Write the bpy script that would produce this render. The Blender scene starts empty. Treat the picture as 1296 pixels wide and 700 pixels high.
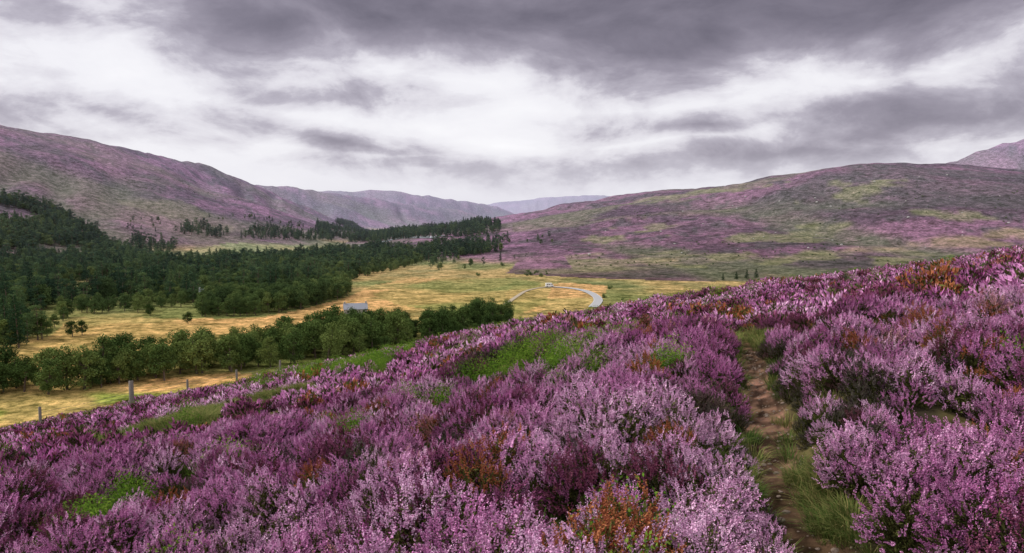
import bpy, math, random
import numpy as np
from mathutils import Vector
rng=np.random.default_rng(7)
random.seed(3)
sc=bpy.context.scene
sc.view_settings.view_transform='Standard'; sc.view_settings.look='None'; sc.view_settings.exposure=0

# ------------------------------------------------------------ camera
FPX=925.0; HOR=278.0
PITCH=math.atan((350-HOR)/FPX)
cam=bpy.data.cameras.new('camera'); cam.lens=36*FPX/1296; cam.clip_start=0.05; cam.clip_end=40000
co=bpy.data.objects.new('camera',cam); sc.collection.objects.link(co); sc.camera=co
co.rotation_euler=(math.pi/2-PITCH,0,0)

# ------------------------------------------------------------ noise
TAB=rng.random((256,256))
def vnoise(x,y,s,seed=0):
    x=np.asarray(x,float)/s+seed*17.3; y=np.asarray(y,float)/s+seed*9.7
    xi=np.floor(x).astype(int); yi=np.floor(y).astype(int); fx=x-xi; fy=y-yi
    fx=fx*fx*(3-2*fx); fy=fy*fy*(3-2*fy)
    a=TAB[xi&255,yi&255];b=TAB[(xi+1)&255,yi&255];c=TAB[xi&255,(yi+1)&255];d=TAB[(xi+1)&255,(yi+1)&255]
    return (a*(1-fx)+b*fx)*(1-fy)+(c*(1-fx)+d*fx)*fy
def fbm(x,y,s,o=4,seed=0):
    v=0;a=.5;n=0
    for k in range(o):
        v=v+a*vnoise(x,y,s/2**k,seed+k*3.1); n+=a; a*=.5
    return v/n
def sstep(a,b,x):
    t=np.clip((x-a)/(b-a),0,1); return t*t*(3-2*t)

# ------------------------------------------------------------ landform
def survey(u,v,y):          # sight line (photo survey) -> metres at range y
    a=(u-648)/FPX; b=(350-v)/FPX
    dy=math.cos(PITCH)+b*math.sin(PITCH); dz=-math.sin(PITCH)+b*math.cos(PITCH)
    return (a/dy*y, y, dz/dy*y)
def ridge(L):
    out=[]
    for u,v,y,w in L:
        x,yy,z=survey(u,v,y); out.append((x,yy,z,w))
    return out
HILLS=[
 [(-1900,500,120,900),(-1500,950,190,1000)]+ridge([(-60,148,1600,1000),(0,157,1750,900),(60,164,1850,820),(150,182,2050,700),(250,206,2350,560),(310,232,2650,480),(370,262,2900,380)]),
 ridge([(180,222,3500,700),(290,230,3600,700),(380,235,3800,650),(480,251,4200,520),(570,264,4500,450),(630,284,4600,300)]),
 ridge([(380,243,5500,800),(440,240,5500,800),(500,243,5500,700),(560,251,5700,600),(620,258,6000,500),(660,277,6000,400)]),
 ridge([(560,266,9500,1500),(640,256,9500,1500),(690,249,9500,1500),(750,246,9500,1500),(815,251,9500,1500),(900,262,9500,1500)]),
 ridge([(700,290,2700,260),(745,278,2350,330),(790,264,2000,400),(830,251,1850,560),(870,244,1700,760),(905,235,1600,900),(950,234,1520,930),(1000,227,1450,930),(1060,216,1400,880),(1110,208,1350,840),(1170,204,1350,800),(1296,214,1300,760),(1450,218,1300,760)]),
 ridge([(1120,228,2500,600),(1205,201,2500,600),(1250,188,2500,600),(1296,179,2500,600),(1400,165,2500,600)]),
 ridge([(600,284,6800,500),(660,272,6800,600),(710,264,6800,700),(770,260,6800,700),(900,255,6800,700)]),
]
PATH=np.array([(0.9,-3),(1.4,0),(1.75,2.5),(1.98,4.45),(2.27,5.9),(2.87,8.1),(3.6,10.6),(4.5,13.6),(5.6,17.5)])
def polydist(x,y,P):
    d=np.full(np.shape(x),1e9)
    for (ax,ay),(bx,by) in zip(P[:-1],P[1:]):
        dx,dy=bx-ax,by-ay; t=np.clip(((x-ax)*dx+(y-ay)*dy)/(dx*dx+dy*dy),0,1)
        d=np.minimum(d,np.hypot(x-ax-t*dx,y-ay-t*dy))
    return d
def near_h(x,y):
    z=-1.98-.090*y+.146*110*np.tanh(x/110)-.036*(np.sqrt(x*x+4)-x-2)-.0005*y*y
    r=np.hypot(x,y); f=np.exp(-r/60)
    pd=polydist(x,y,PATH)+.16*(fbm(x,y,.7,2,5)-.5)
    m=(fbm(x,y,1.4,2,1)-.5)*1.0+(fbm(x,y,5,2,2)-.5)*1.2
    m=m*sstep(.15,1.3,pd)+ (fbm(x,y,14,2,4)-.5)*1.0*sstep(5,25,r)
    return z+m*f-.17*(1-sstep(.1,.5,pd))+.07*(fbm(x,y,.22,3,6)-.5)*(1-sstep(.3,.7,pd))
def hills_h(x,y):
    fl=-50+2.2*(fbm(x,y,260,2,8)-.5)
    h=fl.copy(); rel=np.zeros_like(fl)
    for R in HILLS:
        for (ax,ay,az,aw),(bx,by,bz,bw) in zip(R[:-1],R[1:]):
            dx,dy=bx-ax,by-ay; t=np.clip(((x-ax)*dx+(y-ay)*dy)/(dx*dx+dy*dy),0,1)
            d=np.hypot(x-ax-t*dx,y-ay-t*dy); W=aw+t*(bw-aw); Hh=az+t*(bz-az)
            s=np.clip(d/W,0,1); f=.5*.5*(1+np.cos(math.pi*s))+.5*(1-s)**1.4
            c=fl+(Hh+50)*f
            rel=np.where(c>h,f,rel); h=np.maximum(h,c)
    k=np.clip(rel*4,0,1)
    far=np.hypot(x,y)
    g=1-np.abs(2*fbm(x*.8+y*.3,y*.25,210,3,13)-1)      # gullies
    h=h+k*((fbm(x,y,300,4,11)-.5)*30+(fbm(x,y,45,3,12)-.5)*8-9*sstep(.80,1,g)*sstep(0,.2,rel)*sstep(.95,.5,rel))*np.clip(far/1500,.5,1.5)
    return h,rel
def H(x,y,full=False):
    x=np.asarray(x,float); y=np.asarray(y,float)
    n=near_h(x,y); g,rel=hills_h(x,y)
    k=3.0; m=np.maximum(n,g); h=m+k*np.log(np.exp((n-m)/k)+np.exp((g-m)/k)) - k*math.log(2)*np.exp(-np.abs(n-g)/k)
    if full: return h,n,g,rel
    return h
YS=np.geomspace(1.5,9000,2600); YV=np.geomspace(110,9000,1600)
def sight(u,v):
    x1,_,z1=survey(u,v,1.0)
    hh=H(x1*YS,YS); w=np.nonzero(z1*YS<hh)[0]
    i=w[0] if len(w) else len(YS)-1
    return (x1*YS[i],YS[i])
def vsight(u,v):            # valley ground only
    x1,_,z1=survey(u,v,1.0)
    hh,_=hills_h(x1*YV,YV); w=np.nonzero(z1*YV<hh)[0]
    i=w[0] if len(w) else len(YV)-1
    return (x1*YV[i],YV[i])
def inpoly(x,y,P):
    c=np.zeros(np.shape(x),bool); n=len(P)
    for i in range(n):
        x1,y1=P[i]; x2,y2=P[(i+1)%n]
        if y1==y2: continue
        c^=((y1>y)!=(y2>y))&(x<(x2-x1)*(y-y1)/(y2-y1)+x1)
    return c
def SP(L): return [vsight(u,v) for u,v in L]

# ------------------------------------------------------------ node helpers
class NT:
    def __init__(s,t): s.t=t; t.nodes.clear()
    def n(s,typ,**k):
        nd=s.t.nodes.new(typ)
        for a,b in k.items(): setattr(nd,a,b)
        return nd
    def inp(s,sock,v):
        if isinstance(v,bpy.types.NodeSocket): s.t.links.new(v,sock)
        elif v is not None: sock.default_value=v
    def m(s,op,a,b=None,c=None):
        nd=s.n('ShaderNodeMath',operation=op)
        for i,v in enumerate((a,b,c)): s.inp(nd.inputs[i],v) if v is not None else None
        return nd.outputs[0]
    def mix(s,f,a,b,bt='MIX'):
        nd=s.n('ShaderNodeMix',data_type='RGBA',blend_type=bt)
        s.inp(nd.inputs[0],f); s.inp(nd.inputs[6],a); s.inp(nd.inputs[7],b); return nd.outputs[2]
    def ramp(s,f,st,interp='LINEAR'):
        nd=s.n('ShaderNodeValToRGB'); r=nd.color_ramp; r.interpolation=interp
        while len(r.elements)<len(st): r.elements.new(.5)
        for e,(p,c) in zip(r.elements,st): e.position=p; e.color=(*c,1) if len(c)==3 else c
        s.inp(nd.inputs[0],f); return nd.outputs[0]
    def attr(s,name,typ='GEOMETRY'):
        nd=s.n('ShaderNodeAttribute',attribute_name=name,attribute_type=typ); return nd
    def noise(s,vec,scale,detail=4,rough=.5,dist=0):
        nd=s.n('ShaderNodeTexNoise'); s.inp(nd.inputs['Vector'],vec) if vec is not None else None
        nd.inputs['Scale'].default_value=scale; nd.inputs['Detail'].default_value=detail
        nd.inputs['Roughness'].default_value=rough; nd.inputs['Distortion'].default_value=dist
        return nd
def newmat(name):
    m=bpy.data.materials.new(name); m.use_nodes=True; return m,NT(m.node_tree)
HAZE=(.39,.39,.52,1)  # aerial haze tint, painted into terrain and foliage base colours; there is no volume

def leafmat(name,stops,transl=.25,flower=None,wt=.45):
    m,t=newmat(name)
    rnd=t.attr('rnd').outputs['Fac']; tint=t.attr('tint','INSTANCER').outputs['Fac']; hz=t.attr('haze','INSTANCER').outputs['Fac']
    f=t.m('ADD',t.m('MULTIPLY',rnd,1-wt),t.m('MULTIPLY',tint,wt))
    c=t.ramp(f,stops)
    if flower:
        fc=t.ramp(tint,flower)
        fc=t.mix(1.0,fc,t.ramp(rnd,[(0,(.38,.27,.36)),(.4,(.92,.88,.92)),(1,(1.38,1.7,1.45))]),'MULTIPLY')
        c=t.mix(t.attr('kind').outputs['Fac'],c,fc)
    else:
        c=t.mix(hz,c,HAZE)  # per-instance distance haze mixed into the leaf colour
    d=t.n('ShaderNodeBsdfDiffuse'); t.inp(d.inputs[0],c)
    tr=t.n('ShaderNodeBsdfTranslucent'); t.inp(tr.inputs[0],c)
    mx=t.n('ShaderNodeMixShader'); mx.inputs[0].default_value=transl
    t.t.links.new(d.outputs[0],mx.inputs[1]); t.t.links.new(tr.outputs[0],mx.inputs[2])
    o=t.n('ShaderNodeOutputMaterial'); t.t.links.new(mx.outputs[0] if transl>0 else d.outputs[0],o.inputs[0]); return m
def plain(name,col,rough=.8,noise=.25,scale=3,metal=0,spec=.3):
    m,t=newmat(name)
    tc=t.n('ShaderNodeTexCoord'); nz=t.noise(tc.outputs['Object'],scale,5,.6)
    c=t.mix(nz.outputs['Fac'],tuple(x*(1-noise) for x in col)+(1,),tuple(min(1,x*(1+noise)) for x in col)+(1,))
    b=t.n('ShaderNodeBsdfPrincipled'); t.inp(b.inputs['Base Color'],c); b.inputs['Roughness'].default_value=rough
    b.inputs['Metallic'].default_value=metal; b.inputs['Specular IOR Level'].default_value=spec
    bp=t.n('ShaderNodeBump'); bp.inputs['Strength'].default_value=.3; bp.inputs['Distance'].default_value=.02
    t.inp(bp.inputs['Height'],nz.outputs['Fac']); t.inp(b.inputs['Normal'],bp.outputs[0])
    o=t.n('ShaderNodeOutputMaterial'); t.t.links.new(b.outputs[0],o.inputs[0]); return m

# ------------------------------------------------------------ world
w=bpy.data.worlds.new('World'); sc.world=w; w.use_nodes=True; t=NT(w.node_tree)
w.cycles.sampling_method='NONE'
SUN_EL=math.radians(42); SUN_AZ=math.radians(-75)   # azimuth from +Y towards +X
tc=t.n('ShaderNodeTexCoord'); sx=t.n('ShaderNodeSeparateXYZ'); t.inp(sx.inputs[0],tc.outputs['Generated'])
X,Y,Z=sx.outputs
az=t.m('ARCTAN2',X,Y); el=t.m('ARCSINE',Z)
ae=t.n('ShaderNodeCombineXYZ'); t.inp(ae.inputs[0],az); t.inp(ae.inputs[1],el)
st=t.n('ShaderNodeMapping'); t.inp(st.inputs[0],ae.outputs[0]); st.inputs['Scale'].default_value=(1,2.1,1); st.inputs['Location'].default_value=(3.1,1.7,.4)
pl=st.outputs[0]
nA=t.noise(pl,6.5,8,.60,.25)
nwarp=t.noise(pl,4,2,.55)
wv=t.n('ShaderNodeVectorMath',operation='SUBTRACT'); t.inp(wv.inputs[0],nwarp.outputs['Color']); wv.inputs[1].default_value=(.5,.5,.5)
wm=t.n('ShaderNodeVectorMath',operation='MULTIPLY'); t.inp(wm.inputs[0],wv.outputs[0]); wm.inputs[1].default_value=(.18,.06,0)
wa=t.n('ShaderNodeVectorMath',operation='ADD'); t.inp(wa.inputs[0],ae.outputs[0]); t.inp(wa.inputs[1],wm.outputs[0])
base=wa.outputs[0]
def sky_ae(u,v):
    x,y,z=survey(u,v,1); return math.atan2(x,y),math.asin(z/math.sqrt(x*x+y*y+z*z))
# (u,v,rx,ry,tilt deg,weight)
BL=[(330,30,160,55,5,.95),(600,-32,400,98,0,1.0),(830,46,190,62,0,1.0),(1060,-12,330,84,0,1.0),
    (800,-330,1350,290,0,.9),(1190,142,190,37,5,1.0),(1300,122,110,38,0,.9),(880,157,120,12,0,.8),(985,198,240,20,2,1.0),
    (0,135,55,28,-15,.6),(20,0,100,24,0,.5),(140,146,100,12,-12,.6),(440,180,130,13,-8,.8),(560,214,130,14,-3,.6),(380,118,70,12,0,.45)]
D=None
for u,v,rx,ry,ti,wt in BL:
    a0,e0=sky_ae(u,v)
    mp=t.n('ShaderNodeMapping',vector_type='TEXTURE'); t.inp(mp.inputs[0],base)
    mp.inputs['Location'].default_value=(a0,e0,0); mp.inputs['Rotation'].default_value=(0,0,math.radians(ti)); mp.inputs['Scale'].default_value=(rx/FPX,ry/FPX,1)
    ln=t.n('ShaderNodeVectorMath',operation='LENGTH'); t.inp(ln.inputs[0],mp.outputs[0])
    k=t.m('MULTIPLY',t.m('SUBTRACT',1.0,ln.outputs['Value']),wt*max(ry,24)/48)
    k=t.m('MINIMUM',t.m('MAXIMUM',k,-1.0),1.0)
    D=k if D is None else t.m('MAXIMUM',D,k)
D=t.m('ADD',D,t.m('MULTIPLY',t.m('SUBTRACT',nA.outputs['Fac'],.5),2.0))
mr=t.n('ShaderNodeMapRange'); t.inp(mr.inputs[0],D); mr.inputs[1].default_value=-1.0; mr.inputs[2].default_value=1.3
cl=t.ramp(mr.outputs[0],[(0,(.90,.89,.91)),(.30,(.80,.785,.825)),(.42,(.66,.635,.69)),(.50,(.45,.42,.485)),(.62,(.30,.272,.33)),(.8,(.205,.183,.23)),(1,(.14,.124,.16))])
hz=t.m('SUBTRACT',1.0,t.m('MULTIPLY',t.m('MAXIMUM',el,0.0),11.0)); hz=t.m('MAXIMUM',t.m('MULTIPLY',hz,.85),0.0)
cl=t.mix(hz,cl,(.68,.67,.75,1))
sk=t.n('ShaderNodeTexSky',sky_type='NISHITA'); sk.sun_disc=False; sk.sun_elevation=SUN_EL; sk.sun_rotation=SUN_AZ
b1=t.n('ShaderNodeBackground'); t.inp(b1.inputs[0],sk.outputs[0]); b1.inputs[1].default_value=.1
b2=t.n('ShaderNodeBackground'); t.inp(b2.inputs[0],cl); b2.inputs[1].default_value=1.14
ms=t.n('ShaderNodeMixShader'); ms.inputs[0].default_value=.94
t.t.links.new(b1.outputs[0],ms.inputs[1]); t.t.links.new(b2.outputs[0],ms.inputs[2])
o=t.n('ShaderNodeOutputWorld'); t.t.links.new(ms.outputs[0],o.inputs[0])
sl=bpy.data.lights.new('sun','SUN'); sl.energy=3.1; sl.angle=math.radians(14); sl.color=(1,.95,.88)
so=bpy.data.objects.new('sun',sl); sc.collection.objects.link(so)
dv=Vector((math.sin(SUN_AZ)*math.cos(SUN_EL),math.cos(SUN_AZ)*math.cos(SUN_EL),math.sin(SUN_EL)))
so.rotation_euler=dv.to_track_quat('Z','Y').to_euler()

# ------------------------------------------------------------ zones on the ground
gold=SP([(-60,480),(-60,445),(60,428),(90,402),(180,402),(240,404),(330,402),(390,390),(440,376),(470,362),(520,352),(640,352),(650,358),(600,372),(540,392),(440,398),(380,412),(300,425),(220,440),(170,462),(80,468)])
gold2=SP([(-60,600),(-60,500),(60,492),(170,482),(300,472),(360,480),(340,540),(120,600)])
gold3=SP([(185,332),(230,320),(290,307),(390,311),(440,318),(360,326),(300,330),(240,336)])
gold4=SP([(640,372),(650,362),(720,358),(770,362),(760,384),(700,392),(640,400)])
greenf=SP([(470,372),(560,352),(650,352),(700,360),(690,385),(640,405),(560,395),(500,385)])
rightfloor=SP([(640,346),(740,352),(860,356),(1000,356),(1290,345),(1290,300),(1000,300),(800,310),(660,325)])
grass_spots=[(*sight(u,v),r) for u,v,r in [(240,532,2.4),(205,545,2.2),(275,524,2.2),(310,516,2.0),(340,508,1.6),(790,418,1.0),(820,414,1.1),(870,421,.9),(958,432,.7),(1030,640,.3),(1070,665,.25),(1010,612,.15)]]
bil_spots=[(*sight(u,v),r) for u,v,r in [(560,527,.4),(512,522,.22),(620,485,.6),(655,470,.5),(740,458,.7),(765,445,.6),(380,482,2.0),(430,475,2.2),(480,464,2.2),(460,472,1.6),(335,490,1.8),(130,668,.2),(95,690,.16),(160,648,.14),(1140,374,.6),(755,478,.35),(700,455,.5),(10,585,.3),(985,540,.18),(720,412,.8),(500,455,1.8),(655,418,1.4),(450,560,.2),(850,470,.3),(300,600,.2)]]
org_spots=[(*sight(u,v),r) for u,v,r in [(420,545,.5),(395,525,.5),(410,640,.18),(850,588,.28),(890,650,.14),(880,415,1.2),(935,410,1.1),(905,422,.9),(1170,376,1.2),(1150,384,.8),(720,424,.8),(640,505,.35),(1275,620,.16),(735,560,.18),(1050,425,.7),(820,450,.5),(560,470,.8),(500,500,.5),(610,640,.12),(200,580,.3),(700,520,.25),(800,500,.3),(1180,440,.5),(990,395,.8)]]
wood_spots=[(*sight(u,v),r) for u,v,r in [(890,538,.5),(1050,560,.45),(1090,540,.45),(640,466,1.0),(700,610,.25),(1180,500,.6),(450,610,.3)]]
hillgreen=[(*vsight(u,v),r,k) for u,v,r,k in [(830,252,50,0),(865,247,55,0),(905,242,55,0),(940,239,45,0),(1085,240,45,0),(1050,238,35,0),(1200,273,35,0),(1030,296,34,0),(1000,300,34,0),(960,303,36,0),(820,287,45,0),(860,285,35,0),(930,325,36,0),(970,330,34,0),(1030,326,30,0),(890,333,30,0),(1180,307,30,1),(1250,310,30,1),(1110,316,24,1),(850,330,28,1),(1280,296,24,1),(1120,330,30,0),(780,300,40,0),(230,268,70,0),(190,262,50,0),(270,290,60,0)]]
def inspot(x,y,S,jit=.5,seed=30,ns=1.0):
    f=np.zeros(np.shape(x)); n=(fbm(x,y,ns,3,seed)-.5)*2
    for q in S: f=np.maximum(f,1-np.hypot(x-q[0],y-q[1])/q[2]+jit*n)
    return f
# ------------------------------------------------------------ terrain mesh
ang=np.radians(np.concatenate([np.linspace(-50,50,701),np.linspace(50,310,82)[1:-1]]))
rad=np.geomspace(.3,15000,680)
A,R=np.meshgrid(ang,rad); GX=R*np.sin(A); GY=R*np.cos(A)
gh,gn,gg,rel=H(GX,GY,True)
def C(*c): return np.array(c,float)
def lerp(a,b,f): return a+(b-a)*f[...,None]
pd=polydist(GX,GY,PATH)
n1=fbm(GX,GY,420,5,40); n2=fbm(GX,GY,90,4,41); n3=fbm(GX,GY,25,4,42); n4=fbm(GX*.35+GY*.1,GY,120,4,43)
moor=lerp(C(.085,.042,.062),C(.235,.112,.185),sstep(.36,.62,n2))
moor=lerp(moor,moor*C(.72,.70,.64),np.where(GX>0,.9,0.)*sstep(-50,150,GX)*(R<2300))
moor=lerp(moor,C(.05,.042,.034),sstep(.50,.66,n3)*.85)
n5=fbm(GX*.5,GY,160,4,44)
moor=lerp(moor,C(.055,.05,.035),sstep(.56,.66,n5)*.7)
moor=lerp(moor,C(.14,.145,.055),sstep(.60,.69,n4)*np.where(GX>0,.55,.35))
moor=lerp(moor,C(.21,.14,.11),sstep(.56,.70,n1)*.35)
gul=sstep(.84,.97,1-np.abs(2*fbm(GX*.8+GY*.3,GY*.25,210,3,13)-1))
moor=lerp(moor,C(.10,.12,.045),gul*sstep(.75,.3,rel)*.6)
for K,c_ in ((0,C(.165,.17,.06)),(1,C(.26,.20,.10))):
    hg=inspot(GX,GY,[q for q in hillgreen if q[3]==K],1.8,36,34.)
    moor=lerp(moor,c_,sstep(.05,.7,hg)*(.55+.5*n3)*np.where(GX>0,.95,.5))
floor=lerp(C(.17,.19,.055),C(.38,.28,.10),sstep(.38,.60,fbm(GX,GY,130,4,50)))
floor=lerp(floor,C(.10,.13,.04),sstep(.55,.7,n3)*.5)
stripes=.5+.5*np.sin((GX*.75+GY*.5)*.8+3*n2)
goldc=lerp(C(.56,.34,.13),C(.42,.29,.10),sstep(.35,.65,n2)); goldc=goldc*(1-.07*stripes[...,None])
goldc=lerp(goldc,C(.27,.26,.08),sstep(.54,.66,fbm(GX,GY,60,4,51))*.6)
for P in (gold,gold2,gold4):
    m=inpoly(GX,GY,P).astype(float)*(.92); floor=lerp(floor,goldc,m)
m=inpoly(GX,GY,greenf).astype(float); floor=lerp(floor,lerp(C(.36,.28,.09),C(.19,.21,.055),sstep(.40,.58,n2)),m*.85)
m=inpoly(GX,GY,gold2)*sstep(.48,.58,fbm(GX,GY,30,3,55)); floor=lerp(floor,C(.25,.32,.06),m*.85)
rf=inpoly(GX,GY,rightfloor)*sstep(.24,.36,n2*.6+n4*.4); floor=lerp(floor,moor,rf*.92)
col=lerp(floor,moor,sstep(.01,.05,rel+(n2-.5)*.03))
m=inpoly(GX,GY,gold3).astype(float); col=lerp(col,lerp(C(.33,.30,.12),C(.20,.24,.08),sstep(.4,.6,n2)),m*.85)
lg=((GX>60)&(rel<.4)&(rel>.005)).astype(float)*sstep(.56,.65,n4*.5+n2*.5)*sstep(.4,.1,rel)
col=lerp(col,C(.20,.19,.08),lg*.7)
nearm=sstep(-1,2,gn-gg)
under=lerp(C(.045,.038,.024),C(.085,.075,.03),sstep(.4,.6,fbm(GX,GY,.7,3,60)))
under=lerp(under,C(.26,.13,.235),sstep(75,100,R))
gs=inspot(GX,GY,grass_spots,.35); under=lerp(under,lerp(C(.24,.26,.06),C(.36,.28,.11),sstep(.4,.6,fbm(GX,GY,3,3,61))),sstep(0,.2,gs)*sstep(6,14,R))
pc=lerp(C(.06,.037,.025),C(.23,.135,.09),sstep(.38,.62,fbm(GX,GY,.14,4,62)))
under=lerp(under,pc,1-sstep(.19,.29,pd+.25*(fbm(GX,GY,.6,3,63)-.5)))
col=lerp(col,under,nearm)
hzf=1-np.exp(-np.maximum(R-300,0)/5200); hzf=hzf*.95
col=lerp(col,C(*HAZE[:3]),hzf)  # distance haze baked into the vertex colour, stronger with range
V=np.stack([GX,GY,gh],-1).reshape(-1,3); nr,na=GX.shape
cen=len(V); V=np.vstack([V,[[0,0,float(H(np.array([0.]),np.array([.01]))[0])]]])
i=np.arange(nr-1)[:,None]; j=np.arange(na)[None,:]; j2=(j+1)%na
Q=np.stack([i*na+j,i*na+j2,(i+1)*na+j2,(i+1)*na+j],-1)[..., ::-1].reshape(-1,4)
jj=np.arange(na); T=np.stack([np.full(na,cen),(jj+1)%na,jj],-1)
me=bpy.data.meshes.new('terrain'); nl=len(Q)*4+len(T)*3
me.vertices.add(len(V)); me.vertices.foreach_set('co',V.ravel())
me.loops.add(nl); me.loops.foreach_set('vertex_index',np.concatenate([Q.ravel(),T.ravel()]).astype(np.int32))
me.polygons.add(len(Q)+len(T)); ls=np.concatenate([np.arange(len(Q))*4,len(Q)*4+np.arange(len(T))*3]).astype(np.int32)
me.polygons.foreach_set('loop_start',ls)
me.polygons.foreach_set('use_smooth',np.ones(len(ls),bool)); me.update(); me.validate()
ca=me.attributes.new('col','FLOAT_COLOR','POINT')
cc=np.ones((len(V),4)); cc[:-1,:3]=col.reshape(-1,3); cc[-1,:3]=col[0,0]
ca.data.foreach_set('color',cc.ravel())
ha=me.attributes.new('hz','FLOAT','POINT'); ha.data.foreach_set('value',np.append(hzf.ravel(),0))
terrain=bpy.data.objects.new('ground_terrain',me); sc.collection.objects.link(terrain)
m,t=newmat('terrain_ground'); tc=t.n('ShaderNodeTexCoord'); P=tc.outputs['Object']
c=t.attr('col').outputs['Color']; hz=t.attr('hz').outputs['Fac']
na_=t.noise(P,.09,5,.72); nb_=t.noise(P,.35,4,.7); nc_=t.noise(P,3.5,5,.7)
v1=t.ramp(na_.outputs['Fac'],[(.34,(.34,.36,.30)),(.5,(.95,.93,.95)),(.66,(1.7,1.5,1.6))])
v2=t.ramp(nb_.outputs['Fac'],[(.34,(.42,.46,.38)),(.5,(.98,.98,.98)),(.68,(1.5,1.42,1.5))])
v3=t.ramp(nc_.outputs['Fac'],[(.3,(.6,.6,.6)),(.7,(1.4,1.4,1.4))])
vv=t.mix(1,t.mix(1,v1,v2,'MULTIPLY'),v3,'MULTIPLY')
vv=t.mix(hz,vv,(1,1,1,1))  # texture contrast fades where haze is baked into the colour
c2=t.mix(1,c,vv,'MULTIPLY')
b=t.n('ShaderNodeBsdfPrincipled'); t.inp(b.inputs['Base Color'],c2); b.inputs['Roughness'].default_value=1; b.inputs['Specular IOR Level'].default_value=0
bp=t.n('ShaderNodeBump'); bp.inputs['Strength'].default_value=.8; bp.inputs['Distance'].default_value=1.8; t.inp(bp.inputs['Height'],nb_.outputs['Fac'])
bq=t.n('ShaderNodeBump'); bq.inputs['Strength'].default_value=.5; bq.inputs['Distance'].default_value=.06; t.inp(bq.inputs['Height'],nc_.outputs['Fac']); t.inp(bq.inputs['Normal'],bp.outputs[0])
t.inp(b.inputs['Normal'],bq.outputs[0])
o=t.n('ShaderNodeOutputMaterial'); t.t.links.new(b.outputs[0],o.inputs[0]); me.materials.append(m)

# ------------------------------------------------------------ mesh builders
def unit(v): return v/np.maximum(np.linalg.norm(v,axis=-1,keepdims=True),1e-9)
class MB:
    def __init__(s): s.V=[];s.F=[];s.k=[];s.r=[];s.mi=[];s.n=0
    def add(s,V,F,kind=0,rnd=.5,mi=0):
        V=np.asarray(V,float).reshape(-1,3);F=np.asarray(F,int).reshape(-1,3)
        s.V.append(V);s.F.append(F+s.n);s.n+=len(V)
        s.k.append(np.broadcast_to(kind,(len(V),)).astype(float)); s.r.append(np.broadcast_to(rnd,(len(V),)).astype(float)); s.mi.append(np.full(len(F),mi))
    def cones(s,p,d,L,W,n=3,kind=0,rnd=None):
        N=len(p); d=unit(d); h=unit(np.cross(d,rng.normal(size=(N,3)))); g=np.cross(d,h)
        a=np.arange(n)*2*math.pi/n
        tip=p+d*np.reshape(L,(-1,1))
        ring=tip[:,None]+(h[:,None]*np.cos(a)[None,:,None]+g[:,None]*np.sin(a)[None,:,None])*np.reshape(W,(-1,1,1))
        V=np.concatenate([p[:,None],ring],1)
        F=[[0,1+i,1+(i+1)%n] for i in range(n)]
        F=np.arange(N)[:,None,None]*(n+1)+np.array(F)[None]
        if rnd is None: rnd=rng.random(N)
        s.add(V,F,np.repeat(np.broadcast_to(kind,(N,)),n+1),np.repeat(rnd,n+1))
    def leaves(s,p,d,L,W,kind=0,rnd=None,nrm=None):
        N=len(p); d=unit(d); h=unit(np.cross(d,rng.normal(size=(N,3)) if nrm is None else nrm)); g=np.cross(d,h)
        L=np.reshape(np.broadcast_to(L,(N,)),(-1,1)); W=np.reshape(np.broadcast_to(W,(N,)),(-1,1))
        V=np.stack([p,p+d*L*.5+h*W*.5+g*W*.15,p+d*L,p+d*L*.5-h*W*.5+g*W*.15],1)
        F=np.arange(N)[:,None,None]*4+np.array([[0,1,2],[0,2,3]])[None]
        if rnd is None: rnd=rng.random(N)
        s.add(V,F,np.repeat(np.broadcast_to(kind,(N,)),4),np.repeat(np.broadcast_to(rnd,(N,)),4))
    def tube(s,pts,rs,n=6,mi=0,rnd=.5):
        pts=np.asarray(pts,float); N=len(pts); V=[]
        for i in range(N):
            d=unit(pts[min(i+1,N-1)]-pts[max(i-1,0)]); h=unit(np.cross(d,[.3,.9,.1])); g=np.cross(d,h)
            a=np.arange(n)*2*math.pi/n; V.append(pts[i]+(np.cos(a)[:,None]*h+np.sin(a)[:,None]*g)*rs[i])
        F=[]
        for i in range(N-1):
            for k in range(n):
                a=i*n+k;b=i*n+(k+1)%n; F+= [[a,b,b+n],[a,b+n,a+n]]
        s.add(np.concatenate(V),F,0,rnd,mi)
    def mesh(s,name,mats):
        V=np.concatenate(s.V);F=np.concatenate(s.F); me=bpy.data.meshes.new(name)
        me.vertices.add(len(V));me.vertices.foreach_set('co',V.ravel())
        me.loops.add(len(F)*3);me.loops.foreach_set('vertex_index',F.ravel().astype(np.int32))
        me.polygons.add(len(F));me.polygons.foreach_set('loop_start',(np.arange(len(F))*3).astype(np.int32))
        me.polygons.foreach_set('material_index',np.concatenate(s.mi).astype(np.int32)); me.update()
        for nm,a in (('kind',s.k),('rnd',s.r)):
            at=me.attributes.new(nm,'FLOAT','POINT'); at.data.foreach_set('value',np.concatenate(a))
        for m in mats: me.materials.append(m)
        return me
M_heath=leafmat('heather_mat',[(0,(.016,.015,.009)),(.5,(.065,.068,.022)),(1,(.16,.17,.05))],0,
  flower=[(0,(.13,.11,.095)),(.08,(.15,.11,.10)),(.14,(.22,.06,.10)),(.35,(.56,.18,.43)),(.6,(.78,.345,.64)),(.86,(.90,.54,.79)),(.93,(.40,.13,.07)),(1,(.52,.20,.09))])
M_bil=leafmat('bilberry_mat',[(0,(.04,.08,.015)),(.5,(.13,.25,.03)),(1,(.32,.42,.07))],.3)
M_grass=leafmat('grass_mat',[(0,(.035,.07,.018)),(.5,(.11,.17,.04)),(1,(.38,.31,.13))],.3)
M_leaf=leafmat('broadleaf_mat',[(0,(.022,.042,.014)),(.5,(.078,.125,.035)),(1,(.20,.245,.07))],0,wt=.6)
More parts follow.
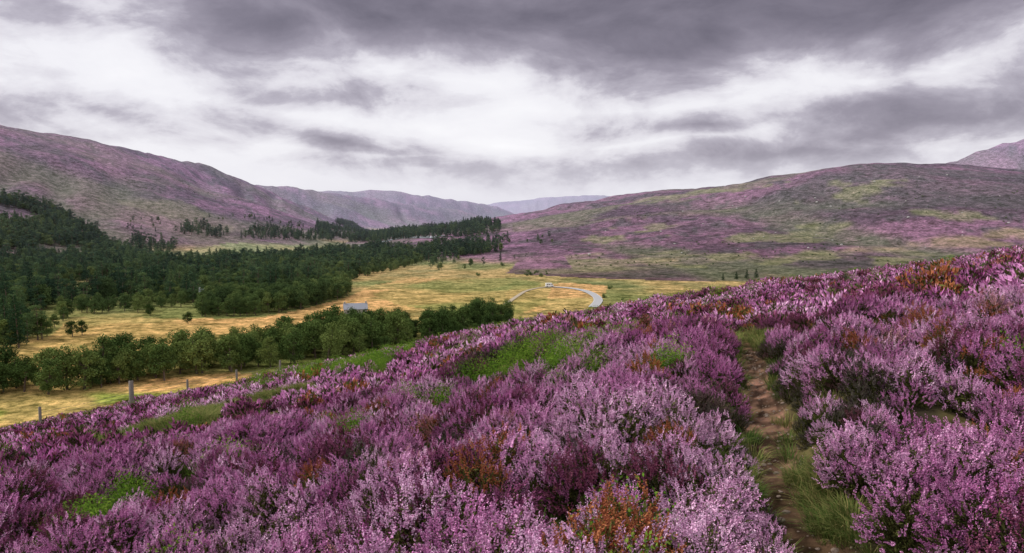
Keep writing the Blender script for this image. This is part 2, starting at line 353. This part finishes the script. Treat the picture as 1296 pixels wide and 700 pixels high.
M_needle=leafmat('conifer_mat',[(0,(.010,.028,.014)),(.5,(.042,.085,.036)),(1,(.13,.19,.065))],0,wt=.65)
M_bark=plain('bark',(.12,.09,.07),.95,.4,4)
M_wood=plain('weathered_wood',(.16,.14,.12),.9,.4,12)

def heather(seed,lod):
    b=MB(); R=.28
    N=125 if lod==0 else 62
    an=rng.random(N)*2*math.pi; rr=np.sqrt(rng.random(N))*R
    th=.42*(1-.55*(rr/R)**2)*rng.uniform(.70,1.18,N)
    tip=np.stack([rr*np.cos(an),rr*np.sin(an),th],1)
    ax=unit(np.stack([np.cos(an)*rr/R*.8,np.sin(an)*rr/R*.8,np.ones(N)],1)+rng.normal(size=(N,3))*.25)
    L=rng.uniform(.06,.14,N); sb=tip-ax*L[:,None]; st=np.stack([sb[:,0]*.35,sb[:,1]*.35,np.full(N,-.03)],1)
    sr=rng.random(N); fl=(rng.random(N)<.85).astype(float)
    if lod==0:
        b.leaves(st,sb-st,np.linalg.norm(sb-st,axis=1)*1.02,.007,0,sr*.3)
        K=22; f=(np.arange(K)+.5)/K
        p=(sb[:,None]+ax[:,None]*(L[:,None]*f[None])[...,None]).reshape(-1,3)
        A=np.repeat(ax,K,0); o=unit(np.cross(A,rng.normal(size=A.shape)))
        sz=np.tile(1.05-.55*f,N)*rng.uniform(.8,1.25,N*K)
        b.cones(p,o+A*.35,sz*.0135,sz*.0066,3,np.repeat(fl,K),np.clip(np.repeat(sr,K)*.6+rng.random(N*K)*.5-.05,0,1))
        K=10; f=rng.random((N,K))*.55+.5
        p=(st[:,None]+(sb-st)[:,None]*f[...,None]).reshape(-1,3)
        A=np.repeat(unit(sb-st),K,0); b.leaves(p,unit(rng.normal(size=A.shape))+A*.8,.026,.008,0)
        K=2; f=rng.random((N,K))*.4+.6
        p=(st[:,None]+(sb-st)[:,None]*f[...,None]).reshape(-1,3); A=np.repeat(ax,K,0)+rng.normal(size=(N*K,3))*.5
        b.leaves(p,A,rng.uniform(.04,.08,N*K),.012,0)
    else:
        for q in range(3):
            b.leaves(sb+rng.normal(size=(N,3))*.012,ax+rng.normal(size=(N,3))*.3,L*1.1,.028,fl,np.clip(sr*.5+rng.random(N)*.36,0,1))
        b.leaves(st,sb-st,np.linalg.norm(sb-st,axis=1)*1.05,.03,0,sr*.5)
        b.leaves(sb,ax+rng.normal(size=(N,3))*.9,.10,.03,0)
    return b.mesh('heather_plant_%d_%d'%(lod,seed),[M_heath])
def bilberry(seed):
    b=MB(); N=520; d=unit(rng.normal(size=(N,3))); d[:,2]=np.abs(d[:,2])
    p=d*np.array([.27,.27,.32])*rng.uniform(.4,1.15,(N,1)); 
    b.leaves(p,unit(rng.normal(size=(N,3)))+d*.8,rng.uniform(.018,.034,N),.015)
    K=60; tip=p[:K]*1.0; b.leaves(np.stack([tip[:,0]*.2,tip[:,1]*.2,np.full(K,-.03)],1),tip,np.linalg.norm(tip,axis=1),.006,0,.0)
    return b.mesh('bilberry_%d'%seed,[M_bil])
def grass(seed):
    b=MB(); N=110; an=rng.random(N)*6.283; r=np.sqrt(rng.random(N))*.13
    p=np.stack([r*np.cos(an),r*np.sin(an),np.full(N,-.02)],1)
    d=unit(np.stack([np.cos(an)*.5,np.sin(an)*.5,np.ones(N)],1)+rng.normal(size=(N,3))*.3); L=rng.uniform(.10,.24,N)
    mid=p+d*(L*.6)[:,None]; tip=mid+unit(d+np.stack([np.cos(an),np.sin(an),-.6*np.ones(N)],1)*.8)*(L*.55)[:,None]
    side=unit(np.cross(d,[0,0,1.0]))*.0035
    V=np.stack([p-side,p+side,mid+side*.8,mid-side*.8,tip],1); F=np.arange(N)[:,None,None]*5+np.array([[0,1,2],[0,2,3],[3,2,4]])[None]
    b.add(V,F,0,np.repeat(rng.random(N),5)); return b.mesh('grass_tuft_%d'%seed,[M_grass])
def broadleaf(seed,ht=10,wd=3.6):
    b=MB(); bend=rng.normal(size=2)*.4
    tr=[(0,0,-.6),(bend[0]*.3,bend[1]*.3,ht*.25),(bend[0],bend[1],ht*.5),(bend[0]*1.3,bend[1]*1.2,ht*.8)]
    b.tube(tr,[.26,.2,.13,.04],7,1)
    NC=30
    for k in range(NC):
        while True:
            q=rng.uniform(-1,1,3)
            if .25<np.linalg.norm(q)<1: break
        low=1-.3*max(0,q[2]); c=np.array([q[0]*wd*.85*low+bend[0],q[1]*wd*.85*low+bend[1],ht*.49+q[2]*ht*.43]); cr=rng.uniform(.8,1.5)*ht/10
        if k<10: 
            s0=np.array([bend[0]*.6,bend[1]*.6,ht*rng.uniform(.15,.5)]); b.tube([s0,(s0+c)/2+[0,0,.3],c],[.09,.06,.02],4,1)
        n=110; d=unit(rng.normal(size=(n,3))); p=c+d*cr*rng.uniform(.45,1.08,(n,1))*np.array([1.1,1.1,.8])
        cv=rng.uniform(.1,.9); b.leaves(p,unit(rng.normal(size=(n,3)))+[0,0,-.1],rng.uniform(.25,.5,n)*ht/10,.28*ht/10,0,np.clip(cv*.6+rng.random(n)*.4,0,1))
    return b.mesh('broadleaf_%d'%seed,[M_leaf,M_bark])
def conifer(seed,ht=13,wd=2.6,pw=.8,z0=.12):
    b=MB(); b.tube([(0,0,-.6),(.05,0,ht*.5),(0,0,ht)],[.24,.14,.02],6,1)
    z=z0*ht
    while z<ht*.99:
        rr=wd*(1-z/ht)**pw*rng.uniform(.75,1.15)+.12; nb=max(4,int(5+rr*1.5))
        for k in range(nb):
            a=rng.random()*6.283; L=rr*rng.uniform(.7,1.15); e=np.array([math.cos(a)*L,math.sin(a)*L,-.18*L]); n=int(5+L*4)
            f=rng.uniform(.15,1.05,(n,1)); p=np.array([0,0,z])+e*f+rng.normal(size=(n,3))*.12
            b.leaves(p,unit(e)+rng.normal(size=(n,3))*.55,rng.uniform(.35,.65,n),.24,0,np.clip(.5*rng.random()+.5*rng.random(n),0,1))
        z+=.42+.1*rng.random()
    return b.mesh('conifer_%d'%seed,[M_needle,M_bark])
def pine(seed,ht=12):
    b=MB(); b.tube([(0,0,-.6),(.2,.1,ht*.5),(.1,.3,ht*.93)],[.3,.2,.05],6,1)
    for k in range(24):
        z=ht*rng.uniform(.22,.95); a=rng.random()*6.283; R=rng.uniform(.2,1)*3.0*(1-(z/ht-.5)**2*2.2)
        c=np.array([math.cos(a)*R,math.sin(a)*R,z]); 
        if k%2: b.tube([(.1,.1,z-.6),c],[.08,.03],4,1)
        n=80; d=unit(rng.normal(size=(n,3))); p=c+d*np.array([1.25,1.25,.65])*rng.uniform(.4,1.05,(n,1)); cv=rng.random()
        b.leaves(p,unit(rng.normal(size=(n,3)))+[0,0,.4],rng.uniform(.3,.5,n),.24,0,np.clip(.6*cv+.4*rng.random(n),0,1))
    return b.mesh('pine_%d'%seed,[M_needle,M_bark])
def shrub(seed,mat=None):
    b=MB(); 
    for k in range(9):
        a=rng.random()*6.283; R=rng.random()*1.1; c=np.array([math.cos(a)*R,math.sin(a)*R,rng.uniform(.3,1.3)]); n=70
        d=unit(rng.normal(size=(n,3))); p=c+d*.6*rng.uniform(.4,1.05,(n,1)); cv=rng.random()
        b.tube([(0,0,-.3),c],[.06,.02],4,1); b.leaves(p,unit(rng.normal(size=(n,3)))+[0,0,.3],rng.uniform(.18,.34,n),.16,0,np.clip(.6*cv+.4*rng.random(n),0,1))
    return b.mesh('shrub_%d'%seed,[mat or M_leaf,M_bark])

def coll(name,meshes):
    c=bpy.data.collections.new(name)
    for i,me in enumerate(meshes):
        ob=bpy.data.objects.new('%s_%02d'%(name,i),me); c.objects.link(ob)
    return c,len(meshes)
def scatter(name,P,col,rot=None,scl=None,tint=None,haze=None,idx=None):
    P=np.asarray(P,float); N=len(P); c,n=col
    me=bpy.data.meshes.new(name); me.vertices.add(N); me.vertices.foreach_set('co',P.ravel())
    def at(nm,ty,v,key='value'):
        a=me.attributes.new(nm,ty,'POINT'); a.data.foreach_set(key,np.ascontiguousarray(v).ravel())
    if rot is None:
        rot=np.zeros((N,3)); rot[:,2]=rng.random(N)*6.283; rot[:,:2]=rng.normal(size=(N,2))*.04
    at('rot','FLOAT_VECTOR',rot,'vector'); at('scl','FLOAT_VECTOR',scl if np.ndim(scl)==2 else np.repeat(np.broadcast_to(1. if scl is None else scl,(N,))[:,None],3,1),'vector')
    at('tint','FLOAT',np.broadcast_to(.5 if tint is None else tint,(N,)).astype(float)); at('haze','FLOAT',np.broadcast_to(0. if haze is None else haze,(N,)).astype(float))
    at('idx','INT',(rng.integers(0,n,N) if idx is None else idx).astype(np.int32))
    ob=bpy.data.objects.new(name,me); sc.collection.objects.link(ob)
    g=bpy.data.node_groups.new(name+'_scatter','GeometryNodeTree')
    g.interface.new_socket('Geometry',in_out='INPUT',socket_type='NodeSocketGeometry'); g.interface.new_socket('Geometry',in_out='OUTPUT',socket_type='NodeSocketGeometry')
    gi=g.nodes.new('NodeGroupInput');go=g.nodes.new('NodeGroupOutput'); ip=g.nodes.new('GeometryNodeInstanceOnPoints'); ci=g.nodes.new('GeometryNodeCollectionInfo')
    ci.inputs['Collection'].default_value=c; ci.inputs['Separate Children'].default_value=True; ci.inputs['Reset Children'].default_value=True
    def na(nm,ty):
        x=g.nodes.new('GeometryNodeInputNamedAttribute'); x.data_type=ty; x.inputs['Name'].default_value=nm; return x.outputs['Attribute']
    e=g.nodes.new('FunctionNodeEulerToRotation'); l=g.links.new
    l(na('rot','FLOAT_VECTOR'),e.inputs[0]); l(gi.outputs[0],ip.inputs['Points']); l(ci.outputs[0],ip.inputs['Instance']); ip.inputs['Pick Instance'].default_value=True
    l(na('idx','INT'),ip.inputs['Instance Index']); l(e.outputs[0],ip.inputs['Rotation']); l(na('scl','FLOAT_VECTOR'),ip.inputs['Scale']); l(ip.outputs[0],go.inputs[0])
    md=ob.modifiers.new('scatter','NODES'); md.node_group=g
    return ob

# ------------------------------------------------------------ heather & co
def wedge(r0,r1,dens,amax=44):
    a=math.radians(amax); area=(r1*r1-r0*r0)*a; n=int(area*dens)
    r=np.sqrt(rng.uniform(r0*r0,r1*r1,n)); th=rng.uniform(-a,a,n)
    return r*np.sin(th),r*np.cos(th)
HC0=coll('heather_plant',[heather(i,0) for i in range(5)]); HC1=coll('heather_clump',[heather(i,1) for i in range(5)])
def place_heather(name,x,y,cl,smul):
    pdd=polydist(x,y,PATH); gs=inspot(x,y,grass_spots,.35); bs=inspot(x,y,bil_spots,.35)
    h,n_,g_,_=H(x,y,True)
    sparse=fbm(x,y,1.1,3,70)
    keep=(pdd>.29+.25*(fbm(x,y,.8,2,71)-.45))&(gs<.05)&(n_>g_+2)&~((bs>.1)&(rng.random(len(x))<.55))&~((sparse<.39)&(pdd>.8)&(rng.random(len(x))<.75))
    x,y,h,bs,sparse,pdd=x[keep],y[keep],h[keep],bs[keep],sparse[keep],pdd[keep]
    N=len(x); tint=.58+1.25*(fbm(x,y,2.6,3,72)-.5)+.6*(fbm(x,y,14,2,73)-.48)+rng.normal(size=N)*.15
    tint=np.clip(tint,.17,.86)
    dk=(fbm(x,y,1.7,3,74)<.38)&(rng.random(N)<.6); tint[dk]=rng.uniform(.14,.25,dk.sum())
    os_=inspot(x,y,org_spots,.6,33); mo=(os_>.12)&(rng.random(N)<.5); tint[mo]=rng.uniform(.92,1,mo.sum())
    ms_=(fbm(x,y,2.2,3,75)>.64)&(rng.random(N)<.28)|(rng.random(N)<.02); tint[ms_]=rng.uniform(.9,.97,ms_.sum())
    ws=inspot(x,y,wood_spots,.5,34); mw=((ws>.1)&(rng.random(N)<.8))|(rng.random(N)<.035)|((pdd<.45)&(rng.random(N)<.45)); tint[mw]=rng.uniform(0,.12,mw.sum())
    s=smul*rng.uniform(.6,1.2,N)*(.65+.75*sparse)
    s*=.62+.48*sstep(.25,.8,pdd)
    rot=np.zeros((N,3)); rot[:,2]=rng.random(N)*6.283; rot[:,:2]=rng.normal(size=(N,2))*.27
    scatter(name,np.stack([x,y,h-.02],1),cl,rot,s,tint)
x,y=wedge(1.2,18,12.5,43); place_heather('heather',x,y,HC0,1.0)
x,y=wedge(18,95,7,41); place_heather('heather_moorland',x,y,HC1,1.15)
BC=coll('bilberry',[bilberry(i) for i in range(3)])
pts=[]
for a,b_,r in bil_spots:
    n=int(5+r*r*12); q=rng.normal(size=(n,2))*r*.6; pts.append(np.stack([a+q[:,0],b_+q[:,1]],1))
pts=np.concatenate(pts); xr,yr=wedge(3,60,.14); pts=np.vstack([pts,np.stack([xr,yr],1)])
pts=pts[polydist(pts[:,0],pts[:,1],PATH)>.5]
sc_=rng.uniform(.6,1.15,len(pts))*np.clip(1+np.hypot(pts[:,0],pts[:,1])/40,1,2.2)
scatter('bilberry_bushes',np.stack([pts[:,0],pts[:,1],H(pts[:,0],pts[:,1])+.08],1),BC,None,sc_,rng.random(len(pts)))
GC=coll('grass_tuft',[grass(i) for i in range(4)])
x,y=wedge(1,26,34); pdd=polydist(x,y,PATH); k=(pdd>.16)&(pdd<.75)&(rng.random(len(x))<.42*(fbm(x,y,1.2,2,80)>.47)+.18); gx,gy=[x[k]],[y[k]]
for a,b_,r in grass_spots:
    n=int(r*r*30+14); q=rng.normal(size=(n,2))*r*.5; gx.append(a+q[:,0]); gy.append(b_+q[:,1])
x,y=wedge(2,30,2.5); gx.append(x);gy.append(y)
gx=np.concatenate(gx);gy=np.concatenate(gy); k=polydist(gx,gy,PATH)>.14; gx,gy=gx[k],gy[k]
scatter('grass',np.stack([gx,gy,H(gx,gy)],1),GC,None,rng.uniform(.5,1.15,len(gx))*np.clip(np.hypot(gx,gy)/14,1,2),np.clip(fbm(gx,gy,1,2,81)+rng.normal(size=len(gx))*.3+.3*(np.hypot(gx,gy)>14),0,1))

# ------------------------------------------------------------ trees
def fillpoly(P,sp,dens=1.0):
    P=np.array(P); x0,y0=P.min(0);x1,y1=P.max(0)
    gx,gy=np.meshgrid(np.arange(x0,x1,sp),np.arange(y0,y1,sp)); x=gx.ravel()+rng.uniform(-.6,.6,gx.size)*sp; y=gy.ravel()+rng.uniform(-.6,.6,gx.size)*sp
    k=inpoly(x,y,P)&(rng.random(len(x))<dens); return x[k],y[k]
BT=[broadleaf(i,rng.uniform(9,11),rng.uniform(3.0,4.0)) for i in range(5)]
CT=[conifer(0,12,3.0,.6),conifer(1,14,2.6),pine(2),pine(3,13),pine(4,11),pine(5,12)]
BLC=coll('broadleaf_tree',BT); CFC=coll('conifer_tree',CT); SHC=coll('shrub',[shrub(i) for i in range(3)])
FOC=coll('forest_tree',CT+BT[:3])
def woods(name,polys,sp,cl,s0=.8,s1=1.2,dens=1,gap=None):
    X=[];Y=[]
    for P in polys:
        x,y=fillpoly(P,sp,dens); X.append(x);Y.append(y)
    x=np.concatenate(X);y=np.concatenate(Y)
    k=(y>120)&(near_h(x,y)<hills_h(x,y)[0]+1); x,y=x[k],y[k]
    if gap is not None:
        k=fbm(x,y,gap[0],3,90)>gap[1]; x,y=x[k],y[k]
    r=np.hypot(x,y); hf=(1-np.exp(-np.maximum(r-300,0)/5200))*.8  # hf: how much haze is painted into each tree's colour, by range
    N=len(x)
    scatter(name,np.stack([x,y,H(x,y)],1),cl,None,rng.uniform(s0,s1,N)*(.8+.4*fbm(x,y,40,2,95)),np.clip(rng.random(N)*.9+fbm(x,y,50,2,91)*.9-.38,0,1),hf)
woods('broadleaf_woodland',[SP([(140,484),(230,464),(330,446),(420,430),(520,422),(600,414),(650,410),(645,424),(560,436),(430,455),(300,472),(150,490)]),
   SP([(-80,508),(-80,490),(60,484),(165,472),(175,484),(70,500)])],5.5,BLC,.7,1.65,.95)
woods('mixed_woodland',[SP([(250,402),(330,400),(385,391),(440,377),(440,364),(380,372),(260,384)])],5.5,BLC,.8,1.35)
xf=[SP([(-120,450),(20,442),(70,428),(80,404),(180,400),(245,390),(255,374),(330,370),(430,356),(470,342),(545,326),(600,324),(640,318),(560,313),(440,318),(330,330),(240,338),(170,326),(120,292),(70,262),(0,252),(-120,232)])]
woods('conifer_forest',xf,6.4,FOC,.6,1.5,.95,(70,.34))
woods('forest_edge_trees',[SP([(60,432),(90,398),(180,396),(250,386),(250,378),(180,385),(80,392),(40,428)]),SP([(250,376),(430,360),(540,330),(540,322),(430,348),(300,362)])],8,BLC,.7,1.1,.8)
woods('valley_tree_belts',[SP([(305,303),(420,306),(430,296),(320,288)]),SP([(400,294),(480,303),(520,296),(440,280),(400,284)]),SP([(440,308),(600,301),(640,293),(560,287),(480,294)]),
   SP([(225,296),(280,302),(290,294),(240,284)]),SP([(150,322),(210,324),(230,312),(170,303)]),SP([(540,338),(600,322),(650,305),(600,308),(540,322)])],9,CFC,.6,1.35,.85,(110,.38))
woods('scattered_valley_trees',[SP([(540,345),(640,335),(700,312),(700,296),(640,292),(560,318)]),SP([(150,300),(400,300),(420,290),(250,275),(120,280)])],14,FOC,.4,.9,.25,(90,.5))
woods('hillside_shrubs',[SP([(590,356),(700,358),(700,335),(620,335)]),SP([(740,376),(800,384),(815,366),(770,364)]),
   SP([(650,385),(690,398),(730,392),(700,372)]),SP([(600,395),(640,405),(660,392),(620,385)]),SP([(380,420),(470,405),(600,400),(560,392),(470,398)])],8,SHC,.6,2.2,.45,(60,.53))
woods('moor_shrubs',[SP([(620,340),(1290,330),(1290,240),(900,245),(700,290)]),SP([(0,240),(250,290),(400,290),(300,240),(0,200)])],13,SHC,.35,1.0,.40,(160,.48))
def single(name,me,u,v,s=1,fn=vsight):
    x,y=fn(u,v); ob=bpy.data.objects.new(name,me); ob.location=(x,y,float(H(np.array([x]),np.array([y]))[0])-.1); ob.scale=(s,s,s*.95); ob.rotation_euler=(0,0,random.random()*6)
    sc.collection.objects.link(ob); return ob
for u,v,s in [(92,426,.85),(104,424,.8),(238,410,.75),(190,400,.8)]: single('broadleaf_tree',random.choice(BT),u,v,s)
for u,v,s in [(932,354,.6),(945,353,.7),(957,352,.72),(915,355,.5)]: single('conifer_tree',CT[0],u,v,s)

# ------------------------------------------------------------ road
ROAD_PX=[(640,386),(655,375),(668,368),(690,364),(715,364.5),(738,368),(752,374),(757,381),(750,390)]
ctrl=np.array(SP(ROAD_PX))
def smooth(P,n=14):
    P=np.vstack([2*P[0]-P[1],P,2*P[-1]-P[-2]]); out=[]
    for i in range(1,len(P)-2):
        for k in range(n):
            t_=k/n; a,b,c,d=P[i-1],P[i],P[i+1],P[i+2]
            out.append(.5*((2*b)+(-a+c)*t_+(2*a-5*b+4*c-d)*t_*t_+(-a+3*b-3*c+d)*t_**3))
    return np.array(out)
def ribbon(name,P,w,mat,dz):
    d=np.gradient(P,axis=0); n=unit(np.stack([-d[:,1],d[:,0]],1)); V=[];F=[]
    for k,o_ in enumerate(np.linspace(-1,1,5)):
        q=P+n*w/2*o_; V.append(np.stack([q[:,0],q[:,1],H(q[:,0],q[:,1])+dz],1))
    N=len(P); V=np.concatenate(V).tolist()
    for k in range(4):
        for i_ in range(N-1): F.append((k*N+i_,k*N+i_+1,(k+1)*N+i_+1,(k+1)*N+i_))
    me=bpy.data.meshes.new(name); me.from_pydata(V,[],F); me.materials.append(mat); ob=bpy.data.objects.new(name,me); sc.collection.objects.link(ob); return ob
RP=smooth(ctrl); nh=len(RP)*3//8
M_asph=plain('road_asphalt',(.36,.36,.37),.7,.15,.6)
ribbon('road',RP[nh:],5.6,M_asph,.35)
ribbon('farm_track',RP[:nh+1],2.8,plain('track_gravel',(.36,.30,.22),.9,.25,.6),.30)
M_mark=plain('road_paint',(.75,.75,.72),.6,.1,2)
for s_ in (-2.5,2.5):
    d=np.gradient(RP,axis=0); n=unit(np.stack([-d[:,1],d[:,0]],1)); ribbon('road_edge_line',(RP+n*s_)[nh:],.12,M_mark,.36)
rv=smooth(np.array(SP([(455,312),(478,308),(500,303),(520,301),(560,300)])))
M_riv=plain('river_water',(.35,.38,.42),.15,.1,.1,0,.8); ribbon('river',rv,22,M_riv,.5)

# ------------------------------------------------------------ parts helpers
import bmesh
def part(name,parent,V,F,mat,loc=(0,0,0)):
    me=bpy.data.meshes.new(name); me.from_pydata([tuple(v) for v in V],[],F); me.materials.append(mat); me.update()
    ob=bpy.data.objects.new(name,me); ob.parent=parent; ob.location=loc; sc.collection.objects.link(ob); return ob
def boxVF(x0,x1,y0,y1,z0,z1):
    V=[(x0,y0,z0),(x1,y0,z0),(x1,y1,z0),(x0,y1,z0),(x0,y0,z1),(x1,y0,z1),(x1,y1,z1),(x0,y1,z1)]
    return V,[(0,3,2,1),(4,5,6,7),(0,1,5,4),(1,2,6,5),(2,3,7,6),(3,0,4,7)]
def emp(name,x,y,rz,dz=0):
    e=bpy.data.objects.new(name,None); e.location=(x,y,float(H(np.array([x]),np.array([y]))[0])+dz); e.rotation_euler=(0,0,rz); sc.collection.objects.link(e); return e
M_stone=plain('stone_wall',(.34,.31,.28),.9,.3,1.5); M_slate=plain('slate_roof',(.24,.25,.29),.6,.2,2); M_glass=plain('window_glass',(.03,.035,.04),.1,.1,2,0,.8); M_white=plain('white_paint',(.78,.78,.77),.5,.05,3); M_door=plain('door_paint',(.12,.06,.04),.6,.2,5)
M_tyre=plain('tyre',(.03,.03,.03),.9,.1,5)
def house(name,u,v,L,W,hw,hr,rz,wall):
    x,y=vsight(u,v); e=emp(name,x,y,rz,-.2); l,w_=L/2,W/2
    V=[(-l,-w_,0),(l,-w_,0),(l,w_,0),(-l,w_,0),(-l,-w_,hw),(l,-w_,hw),(l,w_,hw),(-l,w_,hw),(-l,0,hw+hr),(l,0,hw+hr)]
    part('walls',e,V,[(0,1,5,4),(2,3,7,6),(1,2,6,9,5),(3,0,4,8,7)],wall)
    for sgn in (-1,1):
        ov=.35; k=hr/w_; V=[(-l-.3,0,hw+hr+.06),(l+.3,0,hw+hr+.06),(l+.3,sgn*(w_+ov),hw-ov*k+.06),(-l-.3,sgn*(w_+ov),hw-ov*k+.06)]
        V+= [(a,b,c+.15) for a,b,c in V]; part('roof_slope',e,V,[(0,1,2,3),(4,7,6,5),(0,4,5,1),(1,5,6,2),(2,6,7,3),(3,7,4,0)],M_slate)
    for sgn in (-1,1):
        nwin=max(2,int(L//3.2))
        for i_ in range(nwin):
            cx_=-l+(i_+.5)*L/nwin
            if sgn==-1 and i_==nwin//2: 
                VF=boxVF(cx_-.55,cx_+.55,-w_-.05,-w_+.02,0,2.2); part('door',e,*VF,M_door); continue
            a,b_=(sgn*w_-.04,sgn*w_+.04); VF=boxVF(cx_-.45,cx_+.45,min(a,b_),max(a,b_),1.0,2.2); part('window',e,*VF,M_glass)
    for sgn in (-1,1):
        VF=boxVF(sgn*(l-.5)-.4,sgn*(l-.5)+.4,-.35,.35,hw+hr-.5,hw+hr+1.1); part('chimney',e,*VF,wall)
    return e
house('stone_barn',450,397,12,6.5,3.0,2.6,.25,M_stone)
house('stone_farmhouse',264,378,11,6,4.2,2.4,.6,M_white)
# camper van by the road
x,y=vsight(695,363); e=emp('camper_van',x,y-5,.15,.45)
prof=[(-2.9,.45),(2.2,.45),(2.9,.6),(2.95,1.25),(2.45,1.55),(1.9,2.3),(1.6,2.75),(-2.7,2.8),(-2.95,2.5)]
V=[(a,s_*1.05,b_) for s_ in (-1,1) for a,b_ in prof]; n=len(prof)
part('body',e,V,[tuple(range(n)),tuple(reversed(range(n,2*n)))]+[(i_,i_+n,(i_+1)%n+n,(i_+1)%n) for i_ in range(n)],M_white)
for s_ in (-1,1):
    for a,b_ in ((-2.2,-1.0),(-.6,.5)):
        VF=boxVF(a,b_,min(s_*1.04,s_*1.08),max(s_*1.04,s_*1.08),1.5,2.15); part('side_window',e,*VF,M_glass)
    V=[(1.2,s_*1.07,1.5),(2.3,s_*1.07,1.5),(1.85,s_*1.07,2.15),(1.2,s_*1.07,2.15)]; part('cab_window',e,V,[(0,1,2,3)],M_glass)
    for a in (-1.9,1.9):
        ring=[(a+.38*math.cos(k*math.pi/8),yy,.38+.38*math.sin(k*math.pi/8)) for yy in (s_*.85,s_*1.1) for k in range(16)]
        part('wheel',e,ring,[tuple(range(16)),tuple(reversed(range(16,32)))]+[(k,(k+1)%16,(k+1)%16+16,k+16) for k in range(16)],M_tyre)
V=[(2.49,-.85,1.57),(2.49,.85,1.57),(1.96,.8,2.25),(1.96,-.8,2.25)]; V=[(a+.03,b_,c+.02) for a,b_,c in V]; part('windscreen',e,V,[(0,1,2,3)],M_glass)

# ------------------------------------------------------------ fence
FP=[sight(u,v) for u,v in [(52,550),(150,528),(212,512),(268,498),(318,488)]]
FP=[(x*min(1,48/y),min(y,48)+i_*1.5) for i_,(x,y) in enumerate(FP)]
fb=MB(); tops=[]
for i_,(x,y) in enumerate(FP):
    z=float(H(np.array([x]),np.array([y]))[0]); hh=1.5+.15*math.sin(i_*2.1)+(.25 if i_==1 else 0); lean=.06*math.sin(i_*3.3)
    r_=.14 if i_==1 else .08
    fb.tube([(x,y,z-.3),(x+lean,y,z+hh),(x+lean,y,z+hh+.02)],[r_,r_*.9,r_*.5],8); tops.append((x,y,z))
for a,b_ in zip(tops[:-1],tops[1:]):
    for hz_ in (.35,.7,1.0,1.2):
        A_=np.array(a)+[0,0,hz_];B_=np.array(b_)+[0,0,hz_]; fb.tube([A_,(A_+B_)/2-[0,0,.04],B_],[.008]*3,4)
fo=bpy.data.objects.new('wooden_fence',fb.mesh('wooden_fence',[M_wood])); sc.collection.objects.link(fo)

# ------------------------------------------------------------ boulders, path stones
M_rock=plain('lichen_rock',(.36,.35,.34),.9,.35,6)
M_peb=plain('path_stone',(.20,.15,.12),.9,.4,30)
def rock(seed,mat,sub=3):
    bm=bmesh.new(); bmesh.ops.create_icosphere(bm,subdivisions=sub,radius=1)
    from mathutils import noise as mn
    for v in bm.verts:
        p=v.co.copy(); 
        v.co=p*(1+.35*mn.noise(p*1.1+Vector((seed*5,0,0)))+.12*mn.noise(p*3.5+Vector((seed,0,0)))); v.co.z*=.6
    me=bpy.data.meshes.new('rock_%d'%seed); bm.to_mesh(me); bm.free(); me.materials.append(mat); return me
RK=[rock(i,M_rock) for i in range(3)]
for u,v,s,dz in [(1092,600,.07,.12),(1228,326,.4,.3),(1215,328,.3,.25)]:
    o_=single('boulder',RK[0],u,v,s,sight); o_.location.z+=dz
RC=coll('rock',RK); x,y=fillpoly(SP([(640,330),(1290,325),(1290,225),(1000,240),(800,270)]),26,.14)
scatter('moor_boulders',np.stack([x,y,H(x,y)],1),RC,None,rng.uniform(.5,1.8,len(x)))
PC=coll('path_stone',[rock(i+7,M_peb,2) for i in range(3)])
x,y=wedge(1,16,160,30); k=(polydist(x,y,PATH)<.3)&(rng.random(len(x))<.8); x,y=x[k],y[k]
scatter('path_stones',np.stack([x,y,H(x,y)],1),PC,None,rng.exponential(.007,len(x))+.004)
print('DONE')
